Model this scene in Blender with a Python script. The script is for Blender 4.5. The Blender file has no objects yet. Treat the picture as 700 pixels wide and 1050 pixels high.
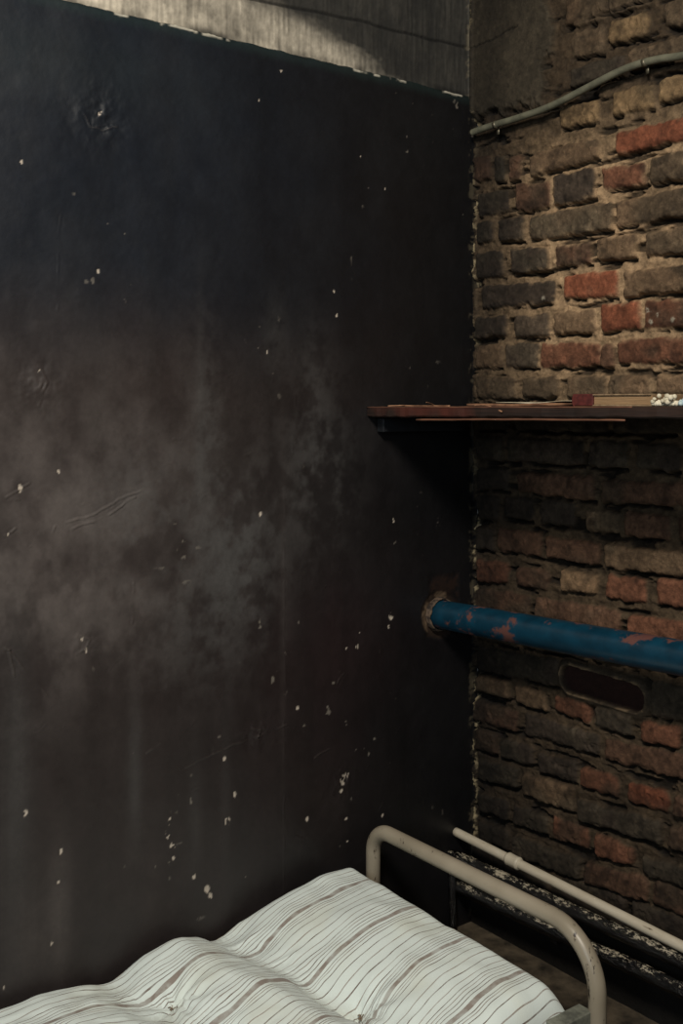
import bpy, bmesh, math, random
import numpy as np
from mathutils import Vector
random.seed(7)
PI = math.pi
COL = bpy.context.scene.collection

# ------------------------------------------------------------------ camera geometry
W, H, F, HZ = 700.0, 1050.0, 1104.0, 413.0
EYE = np.array([1.9505, -1.896, 1.30])
RT = np.array([.6056, .7959]); FW = np.array([-.7959, .6056])

def ray(px, py):
    a = (px - 350.0) / F
    return np.array([FW[0] + a * RT[0], FW[1] + a * RT[1], -(py - HZ) / F])
def on_left(px, py, X=0.0):      # point of the plane x = X seen at a pixel
    d = ray(px, py); t = (X - EYE[0]) / d[0]; return EYE + t * d
def on_right(px, py, Y=0.0):     # point of the plane y = Y
    d = ray(px, py); t = (Y - EYE[1]) / d[1]; return EYE + t * d
def lin(c):
    c = np.asarray(c, float) / 255.0
    return np.where(c <= .04045, c / 12.92, ((c + .055) / 1.055) ** 2.4)

# ------------------------------------------------------------------ numpy noise
def vnoise(x, y, seed):
    rs = np.random.RandomState(seed); T = rs.rand(256, 256)
    xi = np.floor(x).astype(int); yi = np.floor(y).astype(int)
    fx = x - xi; fy = y - yi
    fx = fx * fx * (3 - 2 * fx); fy = fy * fy * (3 - 2 * fy)
    a = T[xi % 256, yi % 256]; b = T[(xi + 1) % 256, yi % 256]
    c = T[xi % 256, (yi + 1) % 256]; d = T[(xi + 1) % 256, (yi + 1) % 256]
    return (a * (1 - fx) + b * fx) * (1 - fy) + (c * (1 - fx) + d * fx) * fy
def fbm(x, y, seed, octv=4, gain=.5):
    s = 0; a = 1; n = 0
    for k in range(octv):
        s = s + a * vnoise(x * 2 ** k + 17.3 * k, y * 2 ** k + 5.1 * k, seed + k); n += a; a *= gain
    return s / n
def sst(a, b, x):
    t = np.clip((x - a) / (b - a), 0, 1); return t * t * (3 - 2 * t)

# ------------------------------------------------------------------ object helpers
def tag(o, label=None, cat=None, group=None, kind=None):
    if label: o['label'] = label
    if cat: o['category'] = cat
    if group: o['group'] = group
    if kind: o['kind'] = kind
    return o
def empty(name, loc=(0, 0, 0)):
    o = bpy.data.objects.new(name, None); COL.objects.link(o); o.location = loc
    o.empty_display_size = .05
    return o
def link_mesh(name, me, mat, parent=None, smooth=True):
    if smooth: me.polygons.foreach_set('use_smooth', [True] * len(me.polygons))
    if mat: me.materials.append(mat)
    o = bpy.data.objects.new(name, me); COL.objects.link(o)
    if parent:
        o.parent = parent
        o.location = -Vector(parent.location)
    return o
def from_bm(name, bm, mat, parent=None, smooth=True, bevel=0):
    bmesh.ops.recalc_face_normals(bm, faces=bm.faces)
    me = bpy.data.meshes.new(name); bm.to_mesh(me); bm.free()
    o = link_mesh(name, me, mat, parent, smooth)
    if bevel:
        m = o.modifiers.new('bevel', 'BEVEL'); m.width = bevel; m.segments = 3; m.limit_method = 'ANGLE'
    return o
def grid_mesh(name, P, mat, parent=None, colr=None, uv=None, flip=False):
    n, m = P.shape[:2]
    me = bpy.data.meshes.new(name)
    idx = np.arange(n * m).reshape(n, m)
    q = np.stack([idx[:-1, :-1], idx[1:, :-1], idx[1:, 1:], idx[:-1, 1:]], -1).reshape(-1, 4)
    if flip: q = q[:, ::-1]
    q = np.ascontiguousarray(q)
    me.vertices.add(n * m); me.vertices.foreach_set('co', P.reshape(-1).astype(np.float32))
    me.loops.add(q.size); me.loops.foreach_set('vertex_index', q.reshape(-1).astype(np.int32))
    me.polygons.add(len(q)); me.polygons.foreach_set('loop_start', (np.arange(len(q)) * 4).astype(np.int32))
    me.update(calc_edges=True); me.validate()
    if colr is not None:
        ca = me.color_attributes.new('Col', 'FLOAT_COLOR', 'POINT')
        ca.data.foreach_set('color', colr.reshape(-1).astype(np.float32))
    if uv is not None:
        ul = me.uv_layers.new(name='UVMap')
        ul.data.foreach_set('uv', uv.reshape(-1, 2)[q.reshape(-1)].reshape(-1).astype(np.float32))
    return link_mesh(name, me, mat, parent)

def tube_bm(pts, r, seg=20, bumps=0, seed=0, cap=True, step=None):
    pts = [Vector(p) for p in pts]
    if step:
        q = [pts[0]]
        for a, b in zip(pts[:-1], pts[1:]):
            k = max(1, int((b - a).length / step))
            q += [a + (b - a) * (i / k) for i in range(1, k + 1)]
        pts = q
    bm = bmesh.new(); rings = []; rnd = random.Random(seed)
    prev = None
    for i, p in enumerate(pts):
        t = (pts[min(i + 1, len(pts) - 1)] - pts[max(i - 1, 0)]).normalized()
        if prev is None:
            u = t.cross(Vector((0, 0, 1)))
            if u.length < .1: u = t.cross(Vector((1, 0, 0)))
            u.normalize()
        else:
            u = (prev - t * prev.dot(t)).normalized()
        prev = u; v = t.cross(u); rr = r[i] if isinstance(r, (list, tuple)) else r
        ring = []
        for k in range(seg):
            a = 2 * PI * k / seg; q = rr * (1 + bumps * (rnd.random() - .5))
            ring.append(bm.verts.new(p + (u * math.cos(a) + v * math.sin(a)) * q))
        rings.append(ring)
    for a, b in zip(rings[:-1], rings[1:]):
        for k in range(seg): bm.faces.new((a[k], a[(k + 1) % seg], b[(k + 1) % seg], b[k]))
    if cap:
        bm.faces.new(rings[0][::-1]); bm.faces.new(rings[-1])
    return bm
def smooth_path(pts, n=8):
    P = [Vector(p) for p in pts]; P = [P[0] * 2 - P[1]] + P + [P[-1] * 2 - P[-2]]; out = []
    for i in range(1, len(P) - 2):
        for k in range(n):
            t = k / n; a, b, c, d = P[i - 1:i + 3]
            out.append(.5 * ((2 * b) + (c - a) * t + (2 * a - 5 * b + 4 * c - d) * t * t + (3 * b - a - 3 * c + d) * t ** 3))
    return out + [P[-2]]
def box_bm(bm, lo, hi, nx=1, wob=0):
    lo = Vector(lo); hi = Vector(hi)
    vs = []
    for x in (lo.x, hi.x):
        for y in (lo.y, hi.y):
            for z in (lo.z, hi.z): vs.append(bm.verts.new((x + random.uniform(-wob, wob), y + random.uniform(-wob, wob), z + random.uniform(-wob, wob))))
    for f in ((0, 1, 3, 2), (4, 6, 7, 5), (0, 4, 5, 1), (2, 3, 7, 6), (0, 2, 6, 4), (1, 5, 7, 3)): bm.faces.new([vs[i] for i in f])
    return bm

# ------------------------------------------------------------------ materials
class NT:
    def __init__(s, name):
        s.m = bpy.data.materials.new(name); s.m.use_nodes = True; s.t = s.m.node_tree
        s.b = s.t.nodes['Principled BSDF']
    def n(s, typ, **kw):
        nd = s.t.nodes.new(typ)
        for k, v in kw.items():
            if k in nd.inputs: nd.inputs[k].default_value = v
            else: setattr(nd, k, v)
        return nd
    def l(s, a, b): s.t.links.new(a, b)
    def noise(s, scale, detail=4, rough=.5, co=None, vec_scale=None):
        nd = s.n('ShaderNodeTexNoise'); nd.inputs['Scale'].default_value = scale
        nd.inputs['Detail'].default_value = detail; nd.inputs['Roughness'].default_value = rough
        src = co or s.geo()
        if vec_scale:
            mp = s.n('ShaderNodeMapping'); mp.inputs['Scale'].default_value = vec_scale
            s.l(src, mp.inputs[0]); src = mp.outputs[0]
        s.l(src, nd.inputs['Vector']); return nd.outputs['Fac']
    def geo(s):
        if not hasattr(s, '_g'): s._g = s.n('ShaderNodeTexCoord').outputs['Object']
        return s._g
    def ramp(s, fac, stops, interp='LINEAR'):
        r = s.n('ShaderNodeValToRGB'); cr = r.color_ramp; cr.interpolation = interp
        while len(cr.elements) < len(stops): cr.elements.new(.5)
        for e, (p, c) in zip(cr.elements, stops):
            e.position = p; e.color = (*c, 1) if not isinstance(c, (int, float)) else (c, c, c, 1)
        s.l(fac, r.inputs[0]); return r.outputs[0]
    def mix(s, fac, a, b, mode='MIX'):
        m = s.n('ShaderNodeMix', data_type='RGBA', blend_type=mode)
        for inp, v in ((m.inputs[0], fac), (m.inputs[6], a), (m.inputs[7], b)):
            if hasattr(v, 'links'): s.l(v, inp)
            elif isinstance(v, (int, float)): inp.default_value = v
            else: inp.default_value = (*v, 1)
        return m.outputs[2]
    def bump(s, h, strength=.3, dist=.002, normal=None):
        b = s.n('ShaderNodeBump'); b.inputs['Strength'].default_value = strength; b.inputs['Distance'].default_value = dist
        s.l(h, b.inputs['Height'])
        if normal: s.l(normal, b.inputs['Normal'])
        s.l(b.outputs[0], s.b.inputs['Normal']); return b.outputs[0]
    def col(s, c):
        if hasattr(c, 'links'): s.l(c, s.b.inputs['Base Color'])
        else: s.b.inputs['Base Color'].default_value = (*c, 1)
    def rough(s, r):
        if hasattr(r, 'links'): s.l(r, s.b.inputs['Roughness'])
        else: s.b.inputs['Roughness'].default_value = r
def L(r, g, b): return tuple(float(v) for v in lin((r, g, b)))

def mat_attr(name, rough, fine_scale, fine_amt, bump_s, bump_d, spec=.3):
    t = NT(name); a = t.n('ShaderNodeVertexColor', layer_name='Col')
    f = t.noise(fine_scale, 6, .65); f2 = t.noise(fine_scale * 5, 3, .6)
    g = t.ramp(f, [(.25, 1 - fine_amt), (.75, 1 + fine_amt * .6)])
    g2 = t.ramp(f2, [(.3, 1 - fine_amt * .5), (.7, 1 + fine_amt * .3)])
    t.col(t.mix(1, t.mix(1, a.outputs['Color'], g, 'MULTIPLY'), g2, 'MULTIPLY'))
    t.bump(t.mix(.5, f, f2), bump_s, bump_d)
    t.rough(rough); t.b.inputs['Specular IOR Level'].default_value = spec
    return t
def simple(name, c1, c2, scale, rough=.6, lo=.4, hi=.6, bump=.2, dist=.001, spec=.4, metallic=0, vec=None):
    t = NT(name); f = t.noise(scale, 5, .6, vec_scale=vec)
    t.col(t.ramp(f, [(lo, c1), (hi, c2)])); t.rough(rough); t.bump(f, bump, dist)
    t.b.inputs['Specular IOR Level'].default_value = spec; t.b.inputs['Metallic'].default_value = metallic
    return t.m

M_brick = mat_attr('brick_masonry', .85, 70, .5, .9, .003, .25).m
_t = mat_attr('black_wall_paint', .42, 22, .18, .25, .0015, .42)
_a = _t.n('ShaderNodeVertexColor', layer_name='Col')   # alpha holds roughness
_t.rough(_a.outputs['Alpha']); M_black = _t.m
M_floor = simple('dusty_concrete_floor', L(34, 31, 27), L(96, 86, 72), 18, .8, .3, .7, .7, .003, .2)

# ------------------------------------------------------------------ RIGHT WALL (brick)
# x0, top0, bottom0, x1, top1, bottom1, tone   (outlines of each brick face as seen; projected onto the wall plane)
B = '''
585 8 30 618 -4 22 b|622 -6 16 664 -18 6 b|585 33 60 618 25 54 b|622 22 47 664 11 36 t|678 2 29 705 -8 23 b|
584 70 92 641 54 75 d|643 51 74 705 33 56 b|573 108 134 612 99 124 t|626 94 120 670 84 110 t|674 80 106 705 73 98 t|
485 161 187 502 160 186 m|505 160 187 517 158 185 d|520 160 186 533 158 184 m|542 158 181 613 140 163 b|630 136 160 705 117 142 R|
487 197 222 521 193 218 d|527 187 218 564 184 213 m|566 180 212 608 171 203 d|615 172 196 659 165 190 M|665 163 189 705 152 182 b|
487 227 251 506 224 248 d|510 224 249 537 221 246 d|541 221 247 627 205 236 g|629 206 234 705 189 221 b|
487 260 286 516 256 284 d|523 255 281 561 252 278 d|567 250 274 606 247 271 m|611 244 269 651 238 265 b|661 239 264 705 231 260 b|
492 292 317 568 287 311 d|577 282 308 633 276 303 R|638 279 306 710 269 297 b|
486 325 348 519 323 345 d|525 323 346 562 320 345 D|566 319 343 609 316 342 b|613 310 340 655 307 338 R|658 308 337 705 304 336 M|
486 353 378 514 352 377 b|516 352 377 551 351 377 D|552 351 377 614 350 376 M|614 351 378 629 352 378 m|631 348 374 710 344 372 M|
487 385 409 527 385 409 b|535 386 409 571 385 409 b|579 385 409 620 384 409 b|622 385 407 665 383 407 b|671 383 407 705 381 406 b|
487 416 440 520 416 441 d|524 416 441 622 416 444 d|627 416 444 705 416 447 d|
487 447 471 515 448 473 d|519 448 473 598 452 478 d|602 452 479 643 453 481 d|652 454 481 697 456 484 d|
487 478 502 520 480 504 d|529 483 506 609 488 514 m|615 491 516 705 495 521 m|
487 508 532 510 509 535 d|514 509 533 546 512 535 d|552 511 538 588 515 542 d|599 522 545 634 524 548 b|638 524 550 686 530 555 m|692 530 556 706 532 558 m|
486 539 563 505 540 565 d|509 541 566 555 546 571 m|559 549 572 614 557 581 m|617 558 584 706 567 592 b|
487 572 597 520 576 600 M|528 580 601 562 585 607 m|574 583 607 612 589 611 T|619 589 614 662 594 620 M|671 591 621 706 595 625 M|
486 603 626 541 610 634 m|545 611 635 635 625 650 m|642 629 655 706 638 664 M|
486 634 658 530 640 664 d|534 640 665 600 652 678 d|605 652 678 706 670 694 d|
487 663 689 571 676 705 d|664 697 735 706 705 743 d|
487 692 709 521 698 718 b|525 703 722 559 709 731 b|566 712 730 604 721 744 M|609 724 747 647 733 757 d|655 739 761 698 744 771 M|
485 717 740 529 729 752 m|535 731 753 613 754 777 d|617 757 780 706 776 803 m|
486 747 770 509 752 776 m|511 757 778 546 766 787 d|549 770 792 590 781 804 d|593 786 808 633 796 819 M|642 801 823 685 813 835 R|689 814 838 706 819 843 m|
489 778 801 531 789 812 d|534 793 816 588 806 834 b|590 820 842 678 842 868 d|684 844 870 706 850 876 m|
489 812 832 520 822 843 d|524 825 846 561 838 858 d|565 837 860 602 850 873 M|608 853 876 650 870 891 M|657 876 898 706 891 913 d|
489 842 862 520 852 873 d|524 856 878 594 880 904 d|597 882 906 664 902 928 m|667 902 928 706 916 944 m|
480 862 886 560 894 916 d|565 896 920 640 920 946 d|645 922 950 706 944 972 d
'''
TONE = {'R': (128, 76, 54), 'M': (112, 74, 55), 'm': (94, 69, 53), 'b': (110, 89, 68), 'g': (94, 79, 62), 'd': (64, 54, 45), 'D': (86, 73, 60), 't': (134, 110, 80), 'T': (142, 114, 86)}
bricks = []
for s in B.replace('\n', '').split('|'):
    if not s.strip(): continue
    v = s.split(); x0, a0, b0, x1, a1, b1 = map(float, v[:6])
    p = on_right(x0, a0); q = on_right(x0, b0); r = on_right(x1, a1); u = on_right(x1, b1)
    bricks.append((p[0], p[2], q[2], r[0], r[2], u[2], v[6]))
rows_z = [.02 + .0745 * k for k in range(36)]
rnd = random.Random(3)
for k, z in enumerate(rows_z):          # rest of the wall beyond the photographed stretch
    x = .645 + (0 if k % 2 else .06)
    while x < 2.3:
        w = .12 if k % 2 else .245
        if rnd.random() < .2: w = .12
        j = rnd.uniform(-.002, .002)
        bricks.append((x, z + .064 + j, z + j, x + w, z + .064 - j, z + rnd.uniform(-.002, .002), rnd.choice('bbmmddMRg')))
        x += w + rnd.uniform(.008, .014)
for z in (2.16, 2.235, 2.31, 2.385, 2.46):
    x = .30
    while x < .62:
        w = rnd.choice((.12, .24)); w = min(w, .635 - x)
        bricks.append((x, z + .064, z, x + w, z + .064, z, rnd.choice('bbd'))); x += w + .01

xs = np.concatenate([np.arange(0, .70, .0021), np.linspace(.70, 2.3, 330)])
zs = np.concatenate([np.linspace(-.02, .2, 60, endpoint=False), np.arange(.2, 2.3, .0023), np.linspace(2.3, 2.55, 50)])
X, Z = np.meshgrid(xs, zs, indexing='ij')
wx = (fbm(X * 45, Z * 45, 11) - .5) * .012 + (fbm(X * 14, Z * 14, 13) - .5) * .008 + (fbm(X * 130, Z * 130, 12, 3) - .5) * .0035
wz = (fbm(X * 45, Z * 45, 21) - .5) * .012 + (fbm(X * 14, Z * 14, 23) - .5) * .006 + (fbm(X * 130, Z * 130, 22, 3) - .5) * .0035
Xw = X + wx; Zw = Z + wz
n1 = fbm(X * 30, Z * 30, 31, 5, .6); n2 = fbm(X * 9, Z * 9, 32, 4); n3 = fbm(X * 110, Z * 110, 33, 4, .65); n4 = fbm(X * 4, Z * 4, 34, 3); n5 = fbm(X * 26 + 9, Z * 26, 36, 4, .6)
joint = fbm(X * 14, Z * 60, 41, 4)
mort = -.010 + .016 * (fbm(X * 22, Z * 40, 35, 5, .6) - .42) + .004 * (n3 - .5)
mort = mort - .012 * sst(.55, .68, joint)
hh = mort.copy()
mc = lin((158, 132, 102)); col = np.ones(X.shape + (4,))
# mortar: paler at mid height, sooty low down, light fall-off painted low and high
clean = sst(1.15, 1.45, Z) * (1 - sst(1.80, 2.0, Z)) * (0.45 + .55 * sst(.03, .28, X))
soot_falloff = .24 + .76 * clean
col[..., :3] = mc * soot_falloff[..., None] * (.45 + .6 * n1 + .5 * n3)[..., None]
dmin = np.full(X.shape, 9.0)
for i, (x0, t0, b0, x1, t1, b1, c) in enumerate(bricks):
    r = random.Random(i * 13 + 5)
    zl, zh = min(b0, b1) - .02, max(t0, t1) + .02
    ia, ib = np.searchsorted(xs, x0 - .015), np.searchsorted(xs, x1 + .015); ja, jb = np.searchsorted(zs, zl), np.searchsorted(zs, zh)
    if ib <= ia or jb <= ja: continue
    S = (slice(ia, ib), slice(ja, jb)); x = Xw[S]; z = Zw[S]
    f = (x - x0) / (x1 - x0); tt = t0 + (t1 - t0) * f; bb = b0 + (b1 - b0) * f
    cx = np.minimum(x - x0, x1 - x); cz = np.minimum(tt - z, z - bb); R = .010
    ax = np.maximum(R - cx, 0); az = np.maximum(R - cz, 0)
    d = np.where((ax > 0) & (az > 0), R - np.hypot(ax, az), np.minimum(cx, cz))
    m = sst(-.0012, .0045, d)
    base = r.uniform(-.002, .006)
    tilt = r.uniform(-.02, .03) * (z - (tt + bb) / 2) + r.uniform(-.012, .012) * (x - (x0 + x1) / 2)
    bh = base + tilt + .006 * (n1[S] - .5) + .0036 * (n3[S] - .5) - .004 * sst(.66, .75, n1[S])
    bh = bh - .004 * (1 - sst(.0, .012, d))
    # undercut shadow joint just beneath and at one side of the brick
    under = sst(.010, .001, bb - z) * (z < bb) * (x > x0) * (x < x1) * sst(.38, .55, fbm(x * 18 + i, z * 6, 77, 3))
    hh[S] = np.where(z < bb, hh[S] - .022 * under * (1 - m), hh[S])
    hh[S] = hh[S] * (1 - m) + bh * m
    bc = lin(TONE[c]) * r.uniform(.85, 1.12)
    v = (.45 + 1.1 * n1[S]) * (.62 + .76 * n3[S]) * (1 - .45 * sst(.55, .72, n5[S]))
    greyer = sst(.48, .68, n2[S] + (.06 if c in 'bgdD' else -.06))
    cc = bc * (1 - .5 * greyer[..., None]) + lin((78, 70, 56)) * .5 * greyer[..., None]
    cc = cc * v[..., None]
    # pale mortar smeared over brick edges
    sm = sst(.012, .002, d) * sst(.50, .68, n1[S]) * .55 * clean[S]
    cc = cc * (1 - sm[..., None]) + mc * soot_falloff[S][..., None] * sm[..., None]
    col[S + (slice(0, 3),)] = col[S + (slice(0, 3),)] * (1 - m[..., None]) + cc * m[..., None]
# grime toward the corner; light fall-off painted in low and high on the wall
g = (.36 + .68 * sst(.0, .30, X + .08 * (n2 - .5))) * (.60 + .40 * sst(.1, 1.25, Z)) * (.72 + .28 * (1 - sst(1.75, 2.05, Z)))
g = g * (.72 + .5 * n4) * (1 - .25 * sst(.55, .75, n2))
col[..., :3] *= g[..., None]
# deeper crevices are darker
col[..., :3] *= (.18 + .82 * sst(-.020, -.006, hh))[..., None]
# cement render patch in the upper corner
edge = .235 + .10 * (fbm(Z * 7, X * 0 + 3, 51, 4) - .5) + .05 * (n1 - .5)
low = 2.02 - .02 * (X / .25) + .06 * (n1 - .5)
patch = sst(.006, -.006, X - edge) * sst(-.012, .012, Z - low)
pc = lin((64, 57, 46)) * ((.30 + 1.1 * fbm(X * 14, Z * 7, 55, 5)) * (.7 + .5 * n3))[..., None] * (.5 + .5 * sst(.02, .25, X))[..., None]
hh = hh * (1 - patch) + (.006 + .006 * (n2 - .5) + .003 * (n3 - .5)) * patch
crack = np.abs(Z - (2.185 + .08 * X + .01 * (n1 - .5) * 3)); crk = sst(.003, .0008, crack) * (X < .16) * patch
hh -= .004 * crk; pc = pc * (1 - .6 * crk)[..., None]
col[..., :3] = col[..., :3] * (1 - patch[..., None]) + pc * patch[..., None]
# black painted base band behind the low pipes
band = sst(.012, -.012, Z - (.175 + .02 * (n1 - .5)))
col[..., :3] = col[..., :3] * (1 - band[..., None]) + lin((20, 18, 16)) * band[..., None]
hh = hh * (1 - band) + (.004 + .003 * (n1 - .5)) * band
# crumbling lime edge where the two walls meet
fil = sst(.013, .004, X + .006 * (n3 - .5)) * (Z > .2)
pal = fil * sst(.50, .62, fbm(X * 90, Z * 55, 61, 4, .6)) * sst(.30, .55, fbm(X * 0 + 1, Z * 6, 62, 3))
hh = hh + .006 * fil * (.4 + n3)
col[..., :3] = col[..., :3] * (1 - .4 * fil[..., None])
col[..., :3] = col[..., :3] * (1 - pal[..., None]) + lin((165, 150, 118)) * .8 * pal[..., None]
# paint flecks on one brick, spots
for px, py, rr in ((664, 318, 6), (668, 330, 5), (674, 322, 4), (690, 328, 4), (572, 187, 3), (556, 306, 4), (487, 540, 3), (486, 548, 3)):
    c_ = on_right(px, py); s_ = rr * .0021
    k = sst(s_, s_ * .3, np.hypot(X - c_[0], Z - c_[2])) * sst(.50, .58, n3)
    col[..., :3] = col[..., :3] * (1 - k[..., None]) + lin((190, 180, 160)) * .6 * k[..., None]
# the rounded slot: rim of mortar around a sunken dark brick
c0 = on_right(575, 697); c1 = on_right(661, 716); ccx, ccz = (c0[0] + c1[0]) / 2, on_right(617, 706)[2]
hw = (c1[0] - c0[0]) / 2; hz_ = .030
dx = np.maximum(np.abs(X + wx * .4 - ccx) - (hw - hz_), 0); dz = np.abs(Z + wz * .4 - ccz + .03 * (X - ccx))
sd = np.hypot(dx, dz) - hz_
inside = sst(.001, -.002, sd); rim = sst(.005, .0015, np.abs(sd - .003))
near = sst(.022, .008, sd)
hh = hh * (1 - near) + (.001 + .003 * (n3 - .5)) * near
hh = hh + .004 * rim; hh = hh * (1 - inside) + (-.014) * inside
col[..., :3] = col[..., :3] * (1 - near[..., None]) + lin((64, 55, 44)) * near[..., None] * (.7 + .5 * n3)[..., None]
rr_ = (rim * (1 - inside) * (.12 + .75 * sst(.45, .6, n1)) * (.3 + .7 * sst(.02, .045, np.abs(X - ccx))))[..., None]
col[..., :3] = col[..., :3] * (1 - rr_) + lin((128, 108, 84)) * rr_
col[..., :3] = col[..., :3] * (1 - inside[..., None]) + lin((44, 26, 22)) * inside[..., None]
hh = np.where(X < .004, np.minimum(hh, .010), hh)
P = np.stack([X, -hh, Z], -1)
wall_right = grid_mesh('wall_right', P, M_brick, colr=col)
tag(wall_right, 'old red and sooty brick wall with crumbling pale mortar', 'wall', kind='structure')

# ------------------------------------------------------------------ LEFT WALL (black paint, concrete above)
ys = np.concatenate([np.linspace(-3.4, -1.35, 180, endpoint=False), np.arange(-1.35, .0, .0026), [0.0, .02]])
zs = np.concatenate([np.linspace(-.02, .2, 40, endpoint=False), np.arange(.2, 2.4, .0027), np.linspace(2.4, 2.7, 30)])
Y, Z = np.meshgrid(ys, zs, indexing='ij')
def px_of(Xc, Y, Z):                     # only to place measured marks on the wall
    dx = Xc - EYE[0]; dy = Y - EYE[1]; dep = dx * FW[0] + dy * FW[1]; dep = np.maximum(dep, .2)
    return 350 + F * (dx * RT[0] + dy * RT[1]) / dep, HZ - F * (Z - EYE[2]) / dep
def mark(px, py, wpx, hpx, soft=1.0):     # soft blob on the wall about a measured spot
    c = on_left(px, py); k = np.linalg.norm(on_left(px + 1, py) - c); kz = abs(on_left(px, py + 1)[2] - c[2])
    e = ((Y - c[1]) / (wpx * k)) ** 2 + ((Z - c[2]) / (hpx * kz)) ** 2
    return np.exp(-e * soft)
nb = fbm(Y * 6, Z * 5, 71, 5, .55); ns = fbm(Y * 16, Z * 1.1, 72, 4, .6); nf = fbm(Y * 45, Z * 40, 73, 4, .6); nc = fbm(Y * 13, Z * 10, 74, 5, .6)
nd_ = fbm(Y * 130, Z * 130, 75, 3, .6)
navy = lin((20, 25, 33)); brown = lin((44, 38, 37)); black = lin((17, 17, 19)); dust = lin((88, 81, 78)); cool = lin((80, 79, 78)); red = lin((44, 30, 31))
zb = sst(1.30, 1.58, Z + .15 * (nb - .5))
tx = sst(-.95, -.12, Y + .25 * (nb - .5))        # colour blends to black toward the corner
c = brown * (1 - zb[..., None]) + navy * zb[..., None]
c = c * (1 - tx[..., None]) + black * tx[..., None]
def add(c, m, to): return c * (1 - m[..., None]) + to * m[..., None]
D = .78 * mark(20, 535, 250, 150) * (.38 + .95 * sst(.33, .64, .45 * nb + .55 * nc))
D = np.clip(D + .35 * mark(60, 640, 160, 80) * sst(.40, .62, nc), 0, 1)
c = add(c, D * .8, dust)
for px, py, w, h, a in ((243, 575, 42, 85, .75), (212, 440, 16, 90, .40), (325, 490, 34, 70, .42), (322, 400, 16, 60, .22), (205, 640, 60, 60, .30), (150, 520, 60, 70, .35), (282, 350, 12, 40, .2)):
    c = add(c, a * mark(px, py, w, h) * (.15 + 1.0 * sst(.38, .64, .5 * nc + .5 * nf)), cool)
for px, py, w, h, a, k in ((15, 800, 16, 150, .35, cool), (62, 930, 10, 70, .40, dust), (138, 790, 7, 70, .30, cool), (200, 830, 6, 60, .18, cool), (232, 800, 5, 80, .15, cool), (40, 960, 22, 60, .25, dust), (330, 660, 90, 70, .40, red), (300, 780, 70, 80, .25, red), (205, 445, 4, 120, .22, cool), (290, 650, 3, 200, .14, dust), (60, 60, 160, 40, .25, lin((34, 42, 44)))):
    c = add(c, np.clip(a * mark(px, py, w, h) * (.5 + ns), 0, 1), k)
c = c * (.78 + .44 * ns)[..., None] * (.88 + .24 * nf)[..., None]
hgt = .0025 * (nb - .5) + .0012 * (nc - .5) + .0007 * (nf - .5)
rgh = .46 + .22 * (nc - .5) + .15 * D
# chips and flecks showing pale plaster
chips = [(230, 778, 2.2), (240, 815, 3), (233, 842, 4), (175, 842, 4), (173, 855, 5), (177, 868, 4), (178, 880, 2), (199, 899, 2.5), (212, 912, 4), (215, 920, 4), (315, 840, 2.2), (352, 800, 5), (350, 812, 3), (356, 795, 3), (26, 834, 3.5), (62, 873, 3), (137, 774, 2), (89, 667, 3), (305, 726, 2), (103, 117, 3), (22, 166, 2), (101, 278, 2.2), (342, 300, 2.5), (346, 324, 2.5), (288, 73, 1.6), (266, 103, 1.6), (370, 161, 1.4), (394, 194, 1.4), (20, 501, 4), (7, 548, 3), (267, 527, 2.5), (409, 462, 2), (403, 534, 2.2), (401, 632, 3.5), (399, 642, 2.5), (84, 655, 2), (274, 361, 1.6), (355, 840, 1.8), (356, 862, 1.6), (392, 836, 1.6), (385, 888, 2), (53, 968, 2), (4, 1013, 1.5), (40, 382, 3), (180, 24, 3), (60, 905, 1.5), (318, 918, 1.3), (305, 930, 1.2), (252, 900, 1.3), (366, 663, 2.2), (368, 650, 1.5), (355, 665, 1.3), (60, 484, 2.5)]
for i, (px, py, r) in enumerate(chips):
    m = mark(px, py, r * .7, r * 1.1) * sst(.40, .52, fbm(Y * 150 + i, Z * 110, 81, 3))
    m = sst(.30, .50, m); c = add(c, m * .75, lin((205, 192, 176))); hgt -= .0012 * m; rgh += .3 * m
fleck = sst(.90, .93, vnoise(Y * 60, Z * 60, 91)) * sst(.62, .72, fbm(Y * 5, Z * 5, 92)) * sst(.5, .6, nd_)
c = add(c, fleck * .4, lin((160, 152, 140)))
nb2 = fbm(Y * 14, Z * 14, 171, 4); nf2 = fbm(Y * 50, Z * 50, 172, 3); vary = sst(.35, .6, fbm(Y * 30, Z * 30, 173, 3))
# scratches, brush ridges, swirls (relief)
def stroke(pts, w=.0018, h=.0014, tint=.0):
    global hgt, c
    P3 = [on_left(*p) for p in pts]; Yq = Y + .012 * (nc - .5) + .006 * (nf - .5); Zq = Z + .012 * (nb2 - .5) + .006 * (nf2 - .5); best = np.full(Y.shape, 9.)
    for a, b in zip(P3[:-1], P3[1:]):
        ay, az, by, bz = a[1], a[2], b[1], b[2]; L2 = (by - ay) ** 2 + (bz - az) ** 2
        t = np.clip(((Yq - ay) * (by - ay) + (Zq - az) * (bz - az)) / L2, 0, 1)
        best = np.minimum(best, np.hypot(Yq - ay - t * (by - ay), Zq - az - t * (bz - az)))
    hgt += vary * (h * sst(w * 1.5, 0, best) - h * .35 * sst(w * 1.6, 0, np.abs(best - w * 2)))
    if tint: c = add(c, vary * sst(w, w * .4, best) * tint, lin((120, 112, 104)))
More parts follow.
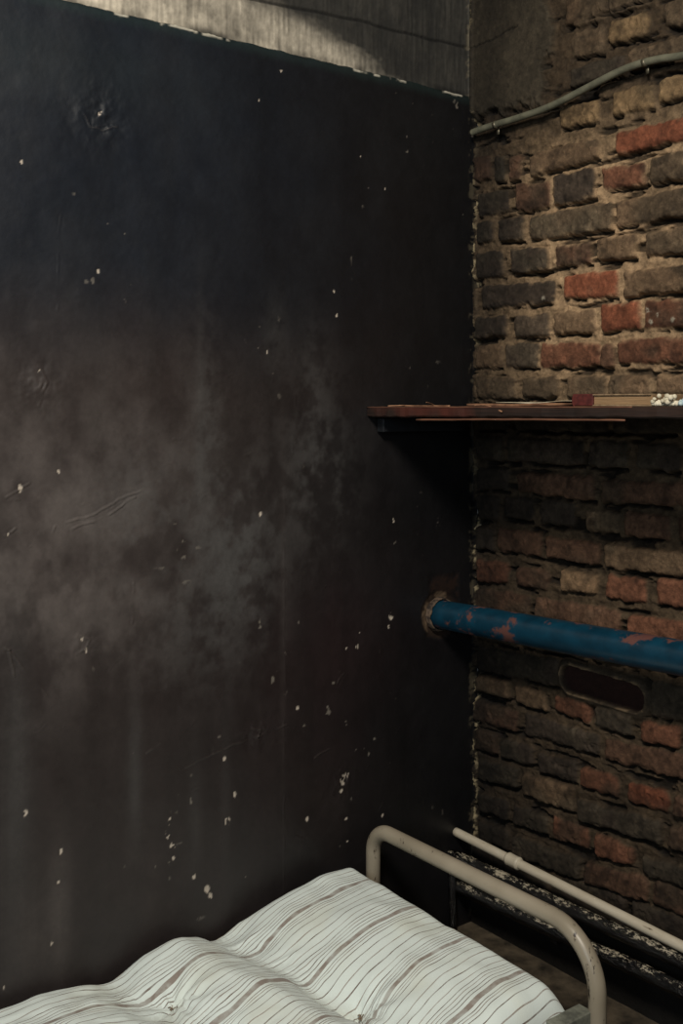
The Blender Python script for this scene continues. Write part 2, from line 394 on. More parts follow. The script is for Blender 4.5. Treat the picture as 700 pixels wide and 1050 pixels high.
strokes = [[(69, 536), (95, 528), (120, 512), (147, 501)], [(72, 542), (100, 533), (140, 508)], [(103, 536), (125, 545), (144, 543), (125, 550)], [(5, 664), (20, 682), (48, 712)], [(7, 666), (22, 662)], [(8, 668), (14, 692)], [(189, 787), (215, 775), (245, 762), (295, 743)], [(387, 835), (392, 828), (393, 819)], [(150, 772), (165, 762)], [(322, 777), (338, 768)], [(30, 560), (50, 553), (58, 540)], [(78, 672), (88, 664), (92, 655), (84, 652)], [(35, 380), (44, 390), (40, 400), (33, 410)], [(42, 378), (48, 392), (38, 415)], [(92, 112), (100, 104), (112, 106), (118, 116), (110, 128), (98, 130)], [(86, 118), (92, 130), (104, 134), (120, 130)], [(98, 110), (108, 112), (110, 122)], [(255, 765), (264, 758), (268, 748), (258, 745)], [(345, 700), (352, 690)], [(5, 510), (18, 502), (30, 496)], [(2, 548), (16, 541)], [(135, 640), (137, 600)], [(66, 745), (88, 728), (97, 722)], [(290, 980), (292, 700), (291, 500)], [(250, 468), (262, 462)], [(60, 320), (62, 200)], [(300, 470), (302, 400)]]
for i, s in enumerate(strokes): stroke(s, .0016, .0009 if i > 22 else .0022, .0 if i > 22 else .10)
rs = random.Random(5)
for i in range(26):
    px = rs.uniform(0, 230); py = rs.uniform(380, 820); a = rs.uniform(-.9, .3); l = rs.uniform(6, 30)
    stroke([(px, py), (px + l * .5 * math.cos(a), py + l * .5 * math.sin(a) + rs.uniform(-2, 2)), (px + l * math.cos(a), py + l * math.sin(a))], .0012, .0013)
for i in range(14):
    px = rs.uniform(200, 470); py = rs.uniform(500, 860); a = rs.uniform(-1.5, .5); l = rs.uniform(5, 16)
    stroke([(px, py), (px + l * math.cos(a), py + l * math.sin(a))], .0012, .0012)
for (px, py, r) in ((103, 117, 26), (350, 803, 16), (263, 755, 14), (90, 660, 16), (40, 395, 20)):     # lumpy patches under the paint
    hgt += .004 * mark(px, py, r, r) * (nf - .5) * 2
# paint edge and concrete strip above
top = 2.068 + .008 * (fbm(Y * 9, Y * 0, 95, 4) - .5) + .006 * (nf - .5)
up = sst(-.002, .004, Z - top)
lipn = sst(.03, .004, top - Z) * (Z < top)
c = add(c, lipn * .35, lin((38, 56, 54)))
cn = fbm(Y * 7, Z * 12, 101, 5, .6); cv = fbm(Y * 150, Z * 14, 102, 3); cl = fbm(Y * 30, Z * 60, 103, 4, .6)
cp = fbm(Y * 40, Z * 34, 107, 5, .7)
conc = lin((178, 170, 154)) * ((.30 + 1.0 * cn) * (.50 + .9 * cv) * (.35 + 1.25 * cp))[..., None]
dk = np.clip(sst(-.46, -.20, Y + .12 * (cn - .5)) + sst(2.15, 2.21, Z + .30 * (Y + .75) * .55 + .09 * (cn - .5)), 0, 1)  # light falling off toward the corner is painted into the strip; dark upper part too
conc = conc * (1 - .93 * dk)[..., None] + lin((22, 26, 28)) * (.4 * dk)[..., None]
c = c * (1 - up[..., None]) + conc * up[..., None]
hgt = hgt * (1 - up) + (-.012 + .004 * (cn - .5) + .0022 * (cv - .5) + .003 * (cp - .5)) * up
clx = np.abs(Z - (2.165 + .035 * np.sin(Y * 9 + 1.0) * 0 + .012 * (fbm(Y * 9, Y * 0, 108, 4) - .5) + .10 * (Y + .85) * .35)); crl = sst(.005, .001, clx) * up * sst(-.98, -.9, Y); c = c * (1 - .75 * crl)[..., None]; hgt -= .004 * crl
edge_shade = sst(.016, .0, np.abs(Z - top - .004)) * sst(.35, .6, fbm(Y * 12, Z * 3, 104, 3)); c = c * (1 - .75 * edge_shade)[..., None]  # shadow line painted along the boundary of paint and concrete
lipc = sst(.004, .0015, np.abs(Z - top + .003)) * sst(.60, .68, fbm(Y * 22, Z * 30, 105, 4)); c = add(c, lipc * .8, lin((190, 185, 170)))
rgh = rgh * (1 - up) + .9 * up
# broken plaster around the blue pipe
h0 = np.hypot(Y + .112, Z - .783); hole = sst(.062, .045, h0 + .02 * (nf - .5)); patchb = sst(.010, -.006, np.maximum(np.abs(Y + .095) - .045, np.abs(Z - .835) - .04) + .012 * (nf - .5))
c = add(c, patchb * .75 * sst(.3, .6, nf), lin((50, 36, 30)) * .8); c = add(c, hole, lin((62, 50, 42)) * (.6)); hgt -= .006 * hole * (.5 + nf) + .002 * patchb
ringc = sst(.012, .004, np.abs(h0 - .047)) * sst(.48, .6, nc * .4 + nf * .6); c = add(c, ringc * .5, lin((140, 118, 95)))
corner = sst(-.016, -.004, Y - .006 * (nd_ - .5)) * sst(.54, .64, fbm(Y * 40, Z * 45, 106, 4, .6)); c = add(c, corner * .35, lin((120, 110, 90)))
hgt = np.where(Y > -.002, -.002, hgt)
A = np.clip(rgh, .25, 1)
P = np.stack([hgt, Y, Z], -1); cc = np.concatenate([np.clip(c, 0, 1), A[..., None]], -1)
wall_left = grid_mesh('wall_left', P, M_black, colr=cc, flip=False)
tag(wall_left, 'black painted plaster wall with dusty scuffs under a bare concrete strip', 'wall', kind='structure')

# ------------------------------------------------------------------ FLOOR
gx = np.linspace(-.02, 2.8, 260); gy = np.linspace(-3.4, .02, 300)
GX, GY = np.meshgrid(gx, gy, indexing='ij')
floor = grid_mesh('floor', np.stack([GX, GY, .004 * (fbm(GX * 8, GY * 8, 111, 5) - .5)], -1), M_floor)
tag(floor, 'dusty brown concrete floor', 'floor', kind='structure')

# ------------------------------------------------------------------ PIPES
t = NT('chipped_blue_paint')
f = t.noise(17, 4, .55); f2 = t.noise(90, 3, .5)
mk = t.ramp(t.mix(.2, f, f2), [(.545, 0.0), (.60, 1.0)])
bl = t.ramp(t.noise(26, 4, .6), [(.3, L(6, 40, 56)), (.7, L(12, 58, 78))])
t.col(t.mix(mk, bl, L(92, 56, 50))); t.rough(t.ramp(mk, [(0, .36), (1, .75)])); t.bump(t.mix(.5, mk, f2), .25, .001); M_blue = t.m
t = NT('cream_pipe_paint'); f = t.noise(70, 5, .65, vec_scale=(.3, 1, 1)); t.col(t.ramp(f, [(.28, L(90, 74, 58)), (.36, L(186, 176, 156)), (.7, L(200, 192, 174))])); t.rough(.45); t.bump(f, .25, .0008); M_cream = t.m
t = NT('worn_glint_black_paint'); f = t.noise(170, 6, .8, vec_scale=(.45, 1, 1)); f2 = t.noise(20, 3, .5)
gn = t.n('ShaderNodeNewGeometry'); sn = t.n('ShaderNodeSeparateXYZ'); t.l(gn.outputs['Normal'], sn.inputs[0])
top_glint = t.ramp(sn.outputs['Z'], [(.15, 0.0), (.75, .13)])
ad = t.n('ShaderNodeMath', operation='ADD'); t.l(t.mix(.3, f, f2), ad.inputs[0]); t.l(top_glint, ad.inputs[1])
mk = t.ramp(ad.outputs[0], [(.646, 0.0), (.670, 1.0)])  # pale specks: wear plus painted glints, thickest on upward faces
t.col(t.mix(mk, L(7, 6, 6), L(190, 180, 158))); t.rough(t.ramp(mk, [(0, .22), (1, .6)])); t.bump(f, .9, .006); M_blackpipe = t.m

hp = empty('heating_pipe', (0, -.112, .783)); tag(hp, 'thick blue painted heating pipe with chipped rusty patches across the brick wall', 'pipe')
from_bm('pipe', tube_bm([(-.03, -.112, .7825), (2.25, -.112, .858)], .0345, 40, .01, 3, step=.03), M_blue, hp)
cm = simple('rough_mortar_ring', L(40, 33, 29), L(96, 80, 66), 60, .9, bump=.8, dist=.003)
bm = bmesh.new(); ring = []
rr2 = random.Random(9)
for j in range(6):
    b = j / 5 * PI; row = []
    for k in range(40):
        a = 2 * PI * k / 40; R_ = .036 + .005 * (.6 + .5 * math.sin(b)) * (1 + .35 * (rr2.random() - .5)) * (j > 0) ; xx = .014 * math.sin(b) * (.7 + .5 * rr2.random()) if j < 5 else -.002
        R2 = .0352 + (.007 * j / 5) * (1 + .3 * (rr2.random() - .5))
        row.append(bm.verts.new((xx, -.112 + R2 * math.cos(a), .7835 + R2 * math.sin(a))))
    ring.append(row)
for a, b in zip(ring[:-1], ring[1:]):
    for k in range(40): bm.faces.new((a[k], a[(k + 1) % 40], b[(k + 1) % 40], b[k]))
from_bm('mortar_collar', bm, cm, hp)

wp = empty('water_pipe', (0, -.06, .22)); tag(wp, 'thin cream painted water pipe running low along the brick wall', 'pipe')
e0 = on_right(467, 853, -.056); e1 = on_right(700, 971, -.056); dd = (e1 - e0)
ends = [e0 + dd * -.012, e0 + dd * 3.2]
from_bm('pipe', tube_bm([tuple(ends[0]), tuple(e0 + dd * 1.15), tuple(e0 + dd * 1.15 + np.array((1.2, 0, .035)))], .0108, 24, .02, 4, step=.02), M_cream, wp)
cA = on_right(520, 880, -.056); cB = on_right(533, 886.5, -.056); cA[2] = e0[2] + (cA[0] - e0[0]) / dd[0] * dd[2]; cB[2] = e0[2] + (cB[0] - e0[0]) / dd[0] * dd[2]
def lerp3(a, b, k): return tuple(a + (b - a) * k)
from_bm('coupling', tube_bm([lerp3(cA, cB, k) for k in (0, .12, .2, .8, .88, 1)], [.0125, .0150, .0142, .0142, .0152, .0125], 24), M_cream, wp)

hr = empty('heating_register', (.0, -.065, 0)); tag(hr, 'black painted two-tube heating register with worn glossy paint and painted glints near the floor', 'radiator')
for py0, py1, rad in ((881, 985, .0150), (911, 1014, .015)):
    a = on_right(473, py0, -.058); b = on_right(697, py1, -.058); d = b - a
    from_bm('tube', tube_bm([tuple(a - d * .02), tuple(a + d * 1.06), tuple(a + d * 1.06 + np.array((1.25, 0, -.004)))], rad, 22, .16, int(py0), step=.012), M_blackpipe, hr)
from_bm('end_tube', tube_bm([(.010, -.075, .004), (.010, -.080, .198)], .010, 16, .12, 6, step=.012), M_blackpipe, hr)
from_bm('wall_clip', box_bm(bmesh.new(), (.30, -.05, .083), (.322, .004, .165)), M_blackpipe, hr, bevel=.002)

# conduit
pts = [(484, 136), (489, 134), (505, 128.5), (529, 121.5), (563, 109.5), (597, 92.5), (631, 75), (655, 65.5), (679, 60), (703, 56.5)]
P3 = [tuple(on_right(a, b, -.020)) for a, b in pts]; P3 = P3 + [(P3[-1][0] + .3, -.02, P3[-1][2] - .03), (P3[-1][0] + 1.5, -.02, P3[-1][2] + .02)]
el = empty('electrical_conduit', (P3[0][0], -.02, P3[0][2])); tag(el, 'grey flexible electrical conduit curving up across the brick wall', 'cable')
M_cond = simple('grey_conduit_plastic', L(80, 80, 68), L(102, 101, 86), 30, .5)
from_bm('conduit', tube_bm(smooth_path(P3, 10), .0082, 18), M_cond, el)
M_clip = simple('dull_zinc', L(80, 76, 64), L(110, 104, 88), 50, .45, metallic=.6)
for px, py in ((508, 128), (661, 64)):
    c_ = on_right(px, py, -.020)
    bm = tube_bm([(c_[0] - .004, c_[1], c_[2] - .001), (c_[0] + .004, c_[1], c_[2] + .001)], .0094, 18)
    box_bm(bm, (c_[0] - .004, -.0125, c_[2] - .022), (c_[0] + .004, -.0105, c_[2] - .006))
    from_bm('clip', bm, M_clip, el)

# ------------------------------------------------------------------ SHELF
t = NT('old_dark_wood'); f = t.noise(16, 6, .7, vec_scale=(.25, 3, 8)); f3 = t.noise(5, 3, .5)
t.col(t.mix(t.ramp(f3, [(.55, 0.), (.66, 1.)]), t.ramp(f, [(.35, L(22, 16, 14)), (.65, L(50, 34, 27))]), L(74, 36, 27))); t.rough(.55); t.bump(f, .4, .0015); M_wood = t.m
M_pale = simple('bare_splintered_wood', L(84, 54, 40), L(128, 88, 66), 25, .8, vec=(.3, 3, 8))
SY = -.341; ST0, ST1 = 1.2905, 1.2932
sh = empty('wooden_shelf', (0, SY / 2, 1.27)); tag(sh, 'dark weathered wooden plank shelf fixed across the corner against the brick wall', 'shelf')
bm = bmesh.new(); N = 90; rr3 = random.Random(2); rows = []
for i in range(N + 1):
    u = i / N; x = .002 + 1.9 * u * u * .4 + 1.9 * u * .6; zt = ST0 + (ST1 - ST0) * min(x / .75, 1.4); th = .024 - .004 * min(x / .75, 1)
    j1, j2, j3 = rr3.uniform(-.0008, .0008), rr3.uniform(-.0012, .0012), rr3.uniform(-.0015, .0015)
    yo = SY + j3 + (.004 if i == 0 else 0)
    rows.append([bm.verts.new(p) for p in ((x, -.013, zt), (x, yo + .004, zt + j1 * .4), (x, yo, zt - .003 + j1), (x, yo, zt - th + .003 + j2), (x, yo + .004, zt - th + j2), (x, -.013, zt - th))])
for a, b in zip(rows[:-1], rows[1:]):
    for k in range(6): bm.faces.new((a[k], a[(k + 1) % 6], b[(k + 1) % 6], b[k]))
bm.faces.new(rows[0]); bm.faces.new(rows[-1][::-1])
from_bm('board', bm, M_wood, sh, smooth=False)
p0 = on_right(426, 430.5, SY + .006); p1 = on_right(640, 431, SY + .006)
from_bm('edge_splinter', tube_bm(smooth_path([(p0[0], SY + .008, p0[2]), ((p0[0] + p1[0]) / 2, SY + .003, (p0[2] + p1[2]) / 2 + .0012), (p1[0], SY + .008, p1[2])], 12), .0022, 6, .4, 3), M_pale, sh)['label'] = 'pale split strip under the front edge'
q0 = on_right(390, 417.2, SY - .001); q1 = on_right(700, 417.0, SY - .001)
from_bm('worn_edge', tube_bm([(.002, SY + .002, ST0 - .0012), (.30, SY + .0018, ST0 + .0004), (.75, SY + .002, ST1 - .001)], .0014, 6, .7, 3, step=.012), M_pale, sh)['label'] = 'pale worn top front edge'
bm = bmesh.new(); box_bm(bm, (.004, SY + .03, 1.232), (.028, -.05, 1.2655)); from_bm('bracket', bm, simple('dark_bracket', L(22, 24, 28), L(36, 38, 42), 20, .5), sh, bevel=.002)

SZ = lambda x: ST0 + (ST1 - ST0) * min(x / .75, 1.4) + .0006
# book
M_cover = simple('maroon_cloth', L(66, 24, 22), L(88, 36, 32), 120, .7)
M_pages = simple('yellowed_pages', L(112, 88, 62), L(160, 130, 96), 40, .85, vec=(.4, .4, 60), bump=.8)
bk = empty('book', (0, 0, 0))
a = on_right(588, 410, -.20); b = on_right(668, 410, -.20)
xa, xb = a[0], b[0]; zz = SZ((xa + xb) / 2)
bk.location = ((xa + xb) / 2, -.17, zz); tag(bk, 'old hardback book with maroon spine lying flat on the shelf', 'book')
kn = xa + (xb - xa) * .30
def pbox(name, lo, hi, m, bev=.001):
    return from_bm(name, box_bm(bmesh.new(), lo, hi), m, bk, smooth=False, bevel=bev)
pbox('pages', (xa + .006, -.197, zz + .003), (xb, -.085, zz + .021), M_pages)
bm = bmesh.new()
for k in range(13):      # rounded spine closing the left end
    a_ = -PI / 2 + PI * k / 12; bm.verts.new((0, 0, 0)).co = (xa + .003 - .006 * math.cos(a_), -.202, zz + .012 + .0125 * math.sin(a_))
f0 = bm.faces.new(bm.verts[:]); r_ = bmesh.ops.extrude_face_region(bm, geom=[f0])
for v in [g_ for g_ in r_['geom'] if isinstance(g_, bmesh.types.BMVert)]: v.co.y = -.080
from_bm('spine', bm, M_cover, bk, smooth=False)
bm = bmesh.new(); box_bm(bm, (xa + .002, -.202, zz + .0005), (xa + .050, -.080, zz + .0245)); from_bm('cover_wrap', bm, M_cover, bk, smooth=False, bevel=.002)['label'] = 'maroon cloth wrapped end of the cover'
M_board = simple('worn_cover_board', L(112, 92, 70), L(146, 124, 96), 60, .8)
pbox('front_cover', (xa + .045, -.201, zz + .021), (xb - .003, -.082, zz + .0238), M_board, .0008)
pbox('back_cover', (xa + .045, -.201, zz + .0003), (xb + .002, -.082, zz + .003), M_board, .0008)

# papers
M_paper = simple('aged_paper', L(150, 138, 116), L(196, 186, 164), 30, .85)
M_card = simple('brown_card', L(96, 66, 48), L(134, 98, 72), 30, .85)
def sheet(name, px0, px1, yy, depth, dz, lift, mat, label, cat, th=.0012):
    a = on_right(px0, 413, yy); b = on_right(px1, 413, yy); n = 24; bm = bmesh.new(); rw = []
    c_ = ((a[0] + b[0]) / 2, yy + depth / 2, SZ(a[0]) + dz)
    for k in (0, 1):
        top = []
        for i in range(n + 1):
            u = i / n; x = a[0] + (b[0] - a[0]) * u; z = SZ(x) + dz + lift * (u - .5) ** 2 * 4 * (.4 + .6 * u) + .0006 * math.sin(9 * u + dz * 900)
            for yv in (yy + .01 * u, yy + depth - .012 * u): top.append(bm.verts.new((x, yv, z + k * th)))
        rw.append(top)
    for i in range(n):
        for k in (0, 1): bm.faces.new((rw[k][2 * i], rw[k][2 * i + 2], rw[k][2 * i + 3], rw[k][2 * i + 1]))
        for s in (0, 1): bm.faces.new((rw[0][2 * i + s], rw[0][2 * i + 2 + s], rw[1][2 * i + 2 + s], rw[1][2 * i + s]))
    bm.faces.new((rw[0][0], rw[0][1], rw[1][1], rw[1][0])); bm.faces.new((rw[0][-2], rw[0][-1], rw[1][-1], rw[1][-2]))
    o = from_bm(name, bm, mat); tag(o, label, cat); return o
sheet('cardboard_sheet', 478, 560, -.27, .12, .0002, .0012, M_card, 'brown card lying lowest on the shelf near the corner', 'card', .005)
sheet('paper_sheet', 508, 572, -.225, .13, .0066, .0035, M_paper, 'pale curled paper sheet on top of the brown card left of the book', 'paper')
sheet('paper_slip', 545, 585, -.15, .10, .0002, .0018, M_paper, 'small paper slip between the curled sheet and the maroon book', 'paper')
# splinters / straws
M_straw = simple('dry_straw', L(120, 84, 62), L(168, 126, 96), 60, .8)
def straw(p, q, label, r=.0013, dz=.0018, bend=.004):
    a = np.array(p); b = np.array(q); m_ = (a + b) / 2 + np.array((0, 0, bend))
    o = from_bm('wood_splinter', tube_bm(smooth_path([tuple(a), tuple(m_), tuple(b)], 8), r, 6, .4, int(a[0] * 99)), M_straw); tag(o, label, 'splinter', 'splinters lying on the shelf'); return o
a = on_right(478, 416, SY + .02); b = on_right(514, 424.5, SY - .0045)
straw((a[0] - .01, SY + .05, SZ(a[0]) + .002), (b[0], SY - .0035, SZ(b[0]) - .0105), 'pale splinter bent down over the shelf front edge below the curled paper', .0015, bend=.006)
straw((.02, SY + .05, SZ(0) + .0015), (.07, SY + .10, SZ(0) + .0015), 'short splinter nearest the free left end of the shelf', .0013, bend=.001)
straw((.03, SY + .19, SZ(0) + .0015), (.075, SY + .12, SZ(0) + .010), 'tilted splinter standing up near the wall corner on the shelf', .0012, bend=.001)
straw((.10, SY + .03, SZ(.1) + .0015), (.26, SY + .022, SZ(.2) + .0015), 'long straight splinter along the shelf front beside the brown card', .0014, bend=.000)
# white crumbly clump
M_white = simple('chalky_white', L(176, 168, 146), L(214, 206, 184), 60, .9, bump=.6)
def clump(name, px, n, rad, label, yy=-.2, spread=.013, hgt_=.018, sd=1, cat='lump', mat=None):
    c_ = on_right(px, 413, yy); z0 = SZ(c_[0]); rc = random.Random(sd); bm = bmesh.new()
    for i in range(n):
        r = rad * rc.uniform(.7, 1.15); k = rc.random()
        p = Vector((c_[0] + rc.uniform(-1, 1) * spread, yy + rc.uniform(-1, 1) * spread * .7, z0 + r + (hgt_ - 2 * r) * k * (1 if i > n // 2 else 0)))
        s_ = bmesh.ops.create_icosphere(bm, subdivisions=2, radius=r)
        for v in s_['verts']: v.co = v.co * (1 + .14 * (rc.random() - .5)) + p
    o = from_bm(name, bm, mat or M_white); return tag(o, label, cat)
clump('white_clump', 682, 44, .0050, 'clump of small white bobbly lumps on the shelf right of the book', sd=11, spread=.021, hgt_=.024)
clump('pale_blue_clump', 699, 10, .0045, 'small pale bluish lump at the right edge of the shelf', sd=8, spread=.008, hgt_=.016, yy=-.22, mat=simple('pale_blue_chalk', L(160, 180, 184), L(196, 208, 206), 60, .9))

# debris in the corner
M_rub = simple('plaster_rubble', L(110, 92, 72), L(160, 140, 112), 70, .95, bump=.8, dist=.002)
for i, (x, y, r, lb) in enumerate(((.032, -.095, .013, 'largest crumb of pale plaster on the floor in the corner'), (.058, -.118, .008, 'small plaster crumb in front of the largest one in the corner'), (.028, -.135, .007, 'small plaster crumb against the black wall in the corner'), (.47, -.23, .006, 'plaster crumb on the open floor before the low black tubes'), (.54, -.30, .005, 'tiny plaster crumb on the floor beside the bed post'))):
    bm = bmesh.new(); s_ = bmesh.ops.create_icosphere(bm, subdivisions=3, radius=r); rc = random.Random(i)
    fr = [Vector((rc.uniform(-1, 1), rc.uniform(-1, 1), rc.uniform(-1, 1))).normalized() for _ in range(8)]
    for v in bm.verts:
        for q in fr:
            e = v.co.dot(q) - r * .62
            if e > 0: v.co -= q * e
        v.co += Vector((x, y, r * .62 + .002))
    tag(from_bm('plaster_crumb', bm, M_rub, smooth=False), lb, 'rubble', 'plaster crumbs on the floor')

# ------------------------------------------------------------------ BED
BX0, BX1, BY = .053, .692, -.362; BY2 = -2.28; RZ = .34
t = NT('worn_cream_enamel'); f = t.noise(55, 6, .7, vec_scale=(1, 1, .35)); f2 = t.noise(7, 2, .5)
mk = t.ramp(t.mix(.35, f, f2), [(.415, 1.0), (.435, 0.0)])
t.col(t.mix(mk, t.ramp(f2, [(.3, L(128, 119, 102)), (.7, L(162, 152, 134))]), L(46, 36, 30))); t.rough(.38); t.bump(f, .2, .0008); M_enamel = t.m
M_steel = simple('grey_green_steel', L(98, 100, 92), L(132, 134, 122), 40, .5, metallic=.2)
bed = empty('bed', (.37, -1.3, 0)); tag(bed, 'low metal single bed with cream tubular end hoop against the black wall', 'bed')
def hoop(y, rl=.055, rr=.105):
    pts = [(BX0, y, .006), (BX0, y, RZ - rl)]
    for k in range(1, 10): a = PI - (PI / 2) * k / 9; pts.append((BX0 + rl + rl * math.cos(a), y, RZ - rl + rl * math.sin(a)))
    for k in range(1, 6): pts.append((BX0 + rl + (BX1 - rr - BX0 - rl) * k / 6, y, RZ))
    for k in range(0, 13): a = PI / 2 - (PI / 2) * k / 12; pts.append((BX1 - rr + rr * math.cos(a), y, RZ - rr + rr * math.sin(a)))
    pts.append((BX1, y, .006)); return pts
for y in (BY, BY2):
    h_ = from_bm('end_hoop', tube_bm(hoop(y), .0165, 28), M_enamel, bed)
for x in (BX0 + .005, BX1 - .045):
    bm = bmesh.new(); box_bm(bm, (x, BY2 + .0, .140), (x + .030, BY - .004, .168)); from_bm('side_rail', bm, M_steel, bed, bevel=.002, smooth=False)
    x_ = x if x < .3 else BX1 - .034
    bm = bmesh.new(); box_bm(bm, (x_, BY - .10, .150 if x > .3 else .12), (x_ + .032, BY - .010, .212 if x > .3 else .17)); from_bm('corner_bracket', bm, M_steel, bed, bevel=.002, smooth=False)
for k in range(12):
    y = BY - .12 - k * .155; bm = bmesh.new(); box_bm(bm, (BX0 + .012, y, .160), (BX1 - .02, y + .03, .166)); from_bm('cross_slat', bm, M_steel, bed, smooth=False)

# mattress
MX0, MX1, MY0, MY1 = .022, .662, BY - .040, -2.24
def arc(n, length, r, ne):
    s = [r * (1 - math.cos(PI / 2 * k / ne)) for k in range(ne)]
    q = [math.sin(PI / 2 * k / ne) for k in range(ne)]; al = [r * PI / 2 * k / ne for k in range(ne)]
    mid = [r + (length - 2 * r) * k / n for k in range(n + 1)]
    am = [r * PI / 2 + (m_ - r) for m_ in mid]; tot = am[-1] + r * PI / 2
    return np.array(s + mid + [length - v for v in s[::-1]]), np.array(q + [1.] * (n + 1) + q[::-1]), np.array(al + am + [tot - v for v in al[::-1]])
sx, qx, ax_ = arc(230, MX1 - MX0, .045, 12); sy, qy, ay_ = arc(620, MY0 - MY1, .035, 12)
SXg, SYg = np.meshgrid(sx, sy, indexing='ij'); Q = np.meshgrid(qx, qy, indexing='ij'); QQ = Q[0] * Q[1]
xm = MX0 + SXg; ym = MY0 - SYg
fx_ = (xm - MX0) / (MX1 - MX0)
# length-wise profile, valley line drifts toward the foot on the wall side
kx = [-.40, -.44, -.50, -.58, -.66, -.74, -.765, -.80, -.86, -.93, -.985, -1.01, -1.06, -1.14, -1.22, -1.30, -1.36, -1.5, -1.62, -1.75, -1.9, -2.05, -2.24]
kz = [.256, .264, .268, .256, .230, .196, .192, .214, .232, .212, .186, .184, .200, .212, .206, .190, .186, .21, .192, .21, .195, .21, .20]
yy_ = ym - .09 * sst(.0, .75, fx_) * sst(-.45, -.8, ym) + .022 * (fbm(xm * 7, ym * 2, 201, 3) - .5)
prof = np.interp(-yy_, [-v for v in kx], kz)
sm_ = np.interp(-(yy_ + .012), [-v for v in kx], kz) + np.interp(-(yy_ - .012), [-v for v in kx], kz); prof = (prof + sm_) / 3
top = prof + .006 * (1 - fx_) - .010 * fx_
def ridge(x, y, s): return 1 - np.abs(2 * fbm(x, y, s, 3) - 1)
wr = .018 * (fbm(xm * 8, ym * 8, 205, 3) - .5)
# creases radiate across the valley lines
val = sst(.235, .19, prof)
wr += val * .020 * (ridge(xm * 16, ym * 5, 206) - .8) + .0035 * (fbm(xm * 40, ym * 14, 207, 3) - .5) * (.4 + val)
top = top + wr
tufts = [(.40, -.672), (.175, -.935), (.56, -.93), (.40, -1.2), (.175, -1.47), (.56, -1.47), (.4, -1.74), (.175, -2.0), (.56, -2.0)]
for (tx_, ty_) in tufts:
    d_ = np.hypot(xm - tx_, (ym - ty_)); an = np.arctan2(ym - ty_, xm - tx_)
    top = top - .022 * np.exp(-(d_ / .028) ** 2) - .012 * np.exp(-(d_ / .075) ** 2) * (1 + .35 * np.sin(7 * an + 3 * np.sin(an)))
ZM = .205 - .012 * fx_; zmid = np.minimum(ZM, top - .015)
zt_ = zmid + (top - zmid) * QQ
# soft bulge of the sides
P = np.stack([xm, ym, zt_], -1)
ush = .020 * (fbm(xm * 5, ym * 7, 211, 3) - .5) + .012 * (fbm(xm * 20, ym * 12, 212, 2) - .5) + (.15 + val) * .012 * (fbm(xm * 30, ym * 25, 213, 2) - .5)
AX, AY = np.meshgrid(ax_, ay_, indexing='ij')
U = (AX - qx[0]) + ush
# measured: dark stripe crosses at x = .13 + .149 k
off = np.interp(.13, sx + MX0, ax_)
UV = np.stack([(U - off) / .149 + 20.0, AY / .149], -1)
t = NT('striped_ticking'); uvn = t.n('ShaderNodeUVMap', uv_map='UVMap'); sp = t.n('ShaderNodeSeparateXYZ'); t.l(uvn.outputs[0], sp.inputs[0])
fr = t.n('ShaderNodeMath', operation='FRACT'); t.l(sp.outputs[0], fr.inputs[0])
white, thin, thick, faint = L(222, 232, 228), L(112, 98, 90), L(146, 136, 128), L(152, 142, 134)
ev = [(0, .022, thick)]
for p_, w_, c_ in ((.085, .012, thin), (.125, .013, faint), (.175, .012, thin), (.285, .013, thin), (.42, .012, faint), (.545, .016, thin), (.66, .012, faint), (.745, .013, thin), (.80, .012, faint), (.86, .013, thin), (.915, .012, thin)): ev.append((p_, w_ / 2, c_))
stops = [(0.0, thick), (.036, white)]
for p_, w_, c_ in ev[1:]: stops += [(p_ - w_, c_), (p_ + w_, white)]
stops += [(1 - .034, thick)]
stripe = t.ramp(fr.outputs[0], stops, 'CONSTANT')
f = t.noise(9, 3, .5); f2 = t.noise(420, 2, .5)
fade = t.ramp(t.noise(30, 4, .6), [(.35, .55), (.6, 1.0)])
base = t.mix(fade, white, stripe); stain = t.ramp(f, [(.5, (1, 1, 1)), (.8, (.93, .89, .82))])
t.col(t.mix(1, base, stain, 'MULTIPLY')); t.rough(.95); t.bump(f2, .25, .0008); t.b.inputs['Specular IOR Level'].default_value = .15; t.b.inputs['Sheen Weight'].default_value = .15
M_tick = t.m
mt = empty('mattress', (.34, -1.3, .19)); tag(mt, 'lumpy white mattress with brown ticking stripes lying on the metal bed', 'mattress')
grid_mesh('ticking_cover', P, M_tick, mt, uv=UV, flip=True)
Pb = P.copy(); Pb[..., 2] = zmid - (zmid - .2065) * QQ ** .8
Pb[..., 2] = np.minimum(Pb[..., 2], zt_ - .0005)
Pb[..., 2] = np.where(QQ > .02, np.minimum(Pb[..., 2], .2075), Pb[..., 2])
grid_mesh('underside', Pb[::4, ::4], M_tick, mt, uv=UV[::4, ::4])
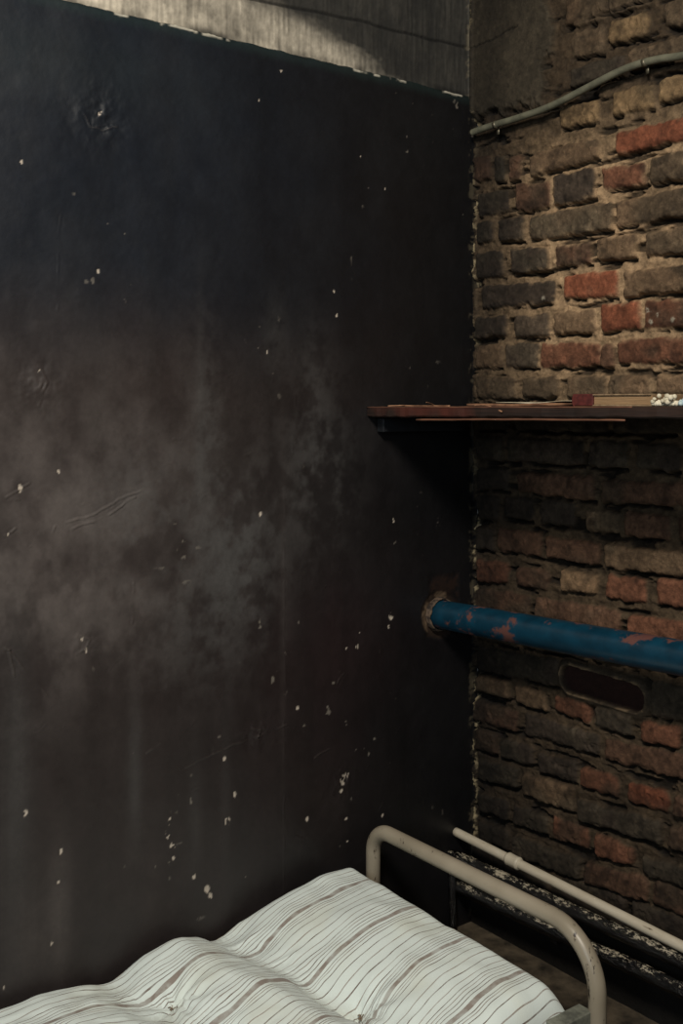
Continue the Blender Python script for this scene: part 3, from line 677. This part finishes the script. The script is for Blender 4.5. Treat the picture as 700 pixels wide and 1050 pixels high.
# edge seam piping following the border
bp = [P[i, 0] for i in range(0, P.shape[0], 6)] + [P[-1, j] for j in range(0, P.shape[1], 8)] + [P[i, -1] for i in range(P.shape[0] - 1, 0, -6)] + [P[0, j] for j in range(P.shape[1] - 1, 0, -8)]
M_thread = simple('brown_thread', L(96, 78, 64), L(140, 122, 104), 90, .9)
from_bm('seam_piping', tube_bm([tuple(v) for v in bp], .0022, 8), simple('piping_cloth', L(170, 164, 150), L(196, 192, 180), 60, .9), mt)
for i, (tx_, ty_) in enumerate(tufts):
    ii = np.argmin(np.abs(MX0 + sx - tx_)); jj = np.argmin(np.abs(MY0 - sy - ty_)); c_ = P[ii, jj]; bm = bmesh.new(); rc = random.Random(i)
    for k in range(7):
        a_ = rc.uniform(0, 2 * PI); l = rc.uniform(.006, .013)
        b_ = tube_bm(smooth_path([(c_[0], c_[1], c_[2]), (c_[0] + l * .5 * math.cos(a_), c_[1] + l * .5 * math.sin(a_), c_[2] + .007), (c_[0] + l * math.cos(a_), c_[1] + l * math.sin(a_), c_[2] + .004)], 4), .0009, 5)
        me = bpy.data.meshes.new('tmp'); b_.to_mesh(me); b_.free(); bm.from_mesh(me); bpy.data.meshes.remove(me)
    from_bm('tuft', bm, M_thread, mt)

# ------------------------------------------------------------------ LIGHT, WORLD, CAMERA
def area(name, loc, target, size, power, colr, sy=None):
    l = bpy.data.lights.new(name, 'AREA'); l.size = size; l.energy = power; l.color = colr
    if sy: l.shape = 'RECTANGLE'; l.size_y = sy
    o = bpy.data.objects.new(name, l); COL.objects.link(o); o.location = loc
    o.rotation_euler = (Vector(target) - Vector(loc)).to_track_quat('-Z', 'Y').to_euler(); return o
area('ceiling_lamp', (1.75, -2.0, 2.75), (.35, -.2, 1.0), .45, 66, (1, .91, .78))
area('cool_fill', (2.6, -3.6, 1.9), (.0, -.9, 1.0), 1.0, 30, (.80, .92, 1.0))  # bluish fill light added out of view
w = bpy.data.worlds.new('world'); bpy.context.scene.world = w; w.use_nodes = True
w.node_tree.nodes['Background'].inputs[0].default_value = (.55, .62, .7, 1); w.node_tree.nodes['Background'].inputs[1].default_value = .05
cd = bpy.data.cameras.new('camera'); cam = bpy.data.objects.new('camera', cd); COL.objects.link(cam)
cam.location = EYE; cam.rotation_euler = (PI / 2, 0, math.atan2(.7959, .6056))
cd.sensor_fit = 'VERTICAL'; cd.sensor_height = 24; cd.lens = 24 * F / H; cd.shift_y = -(H / 2 - HZ) / H; cd.clip_start = .02
sc = bpy.context.scene; sc.camera = cam
sc.view_settings.view_transform = 'Standard'; sc.view_settings.look = 'None'; sc.view_settings.exposure = 0
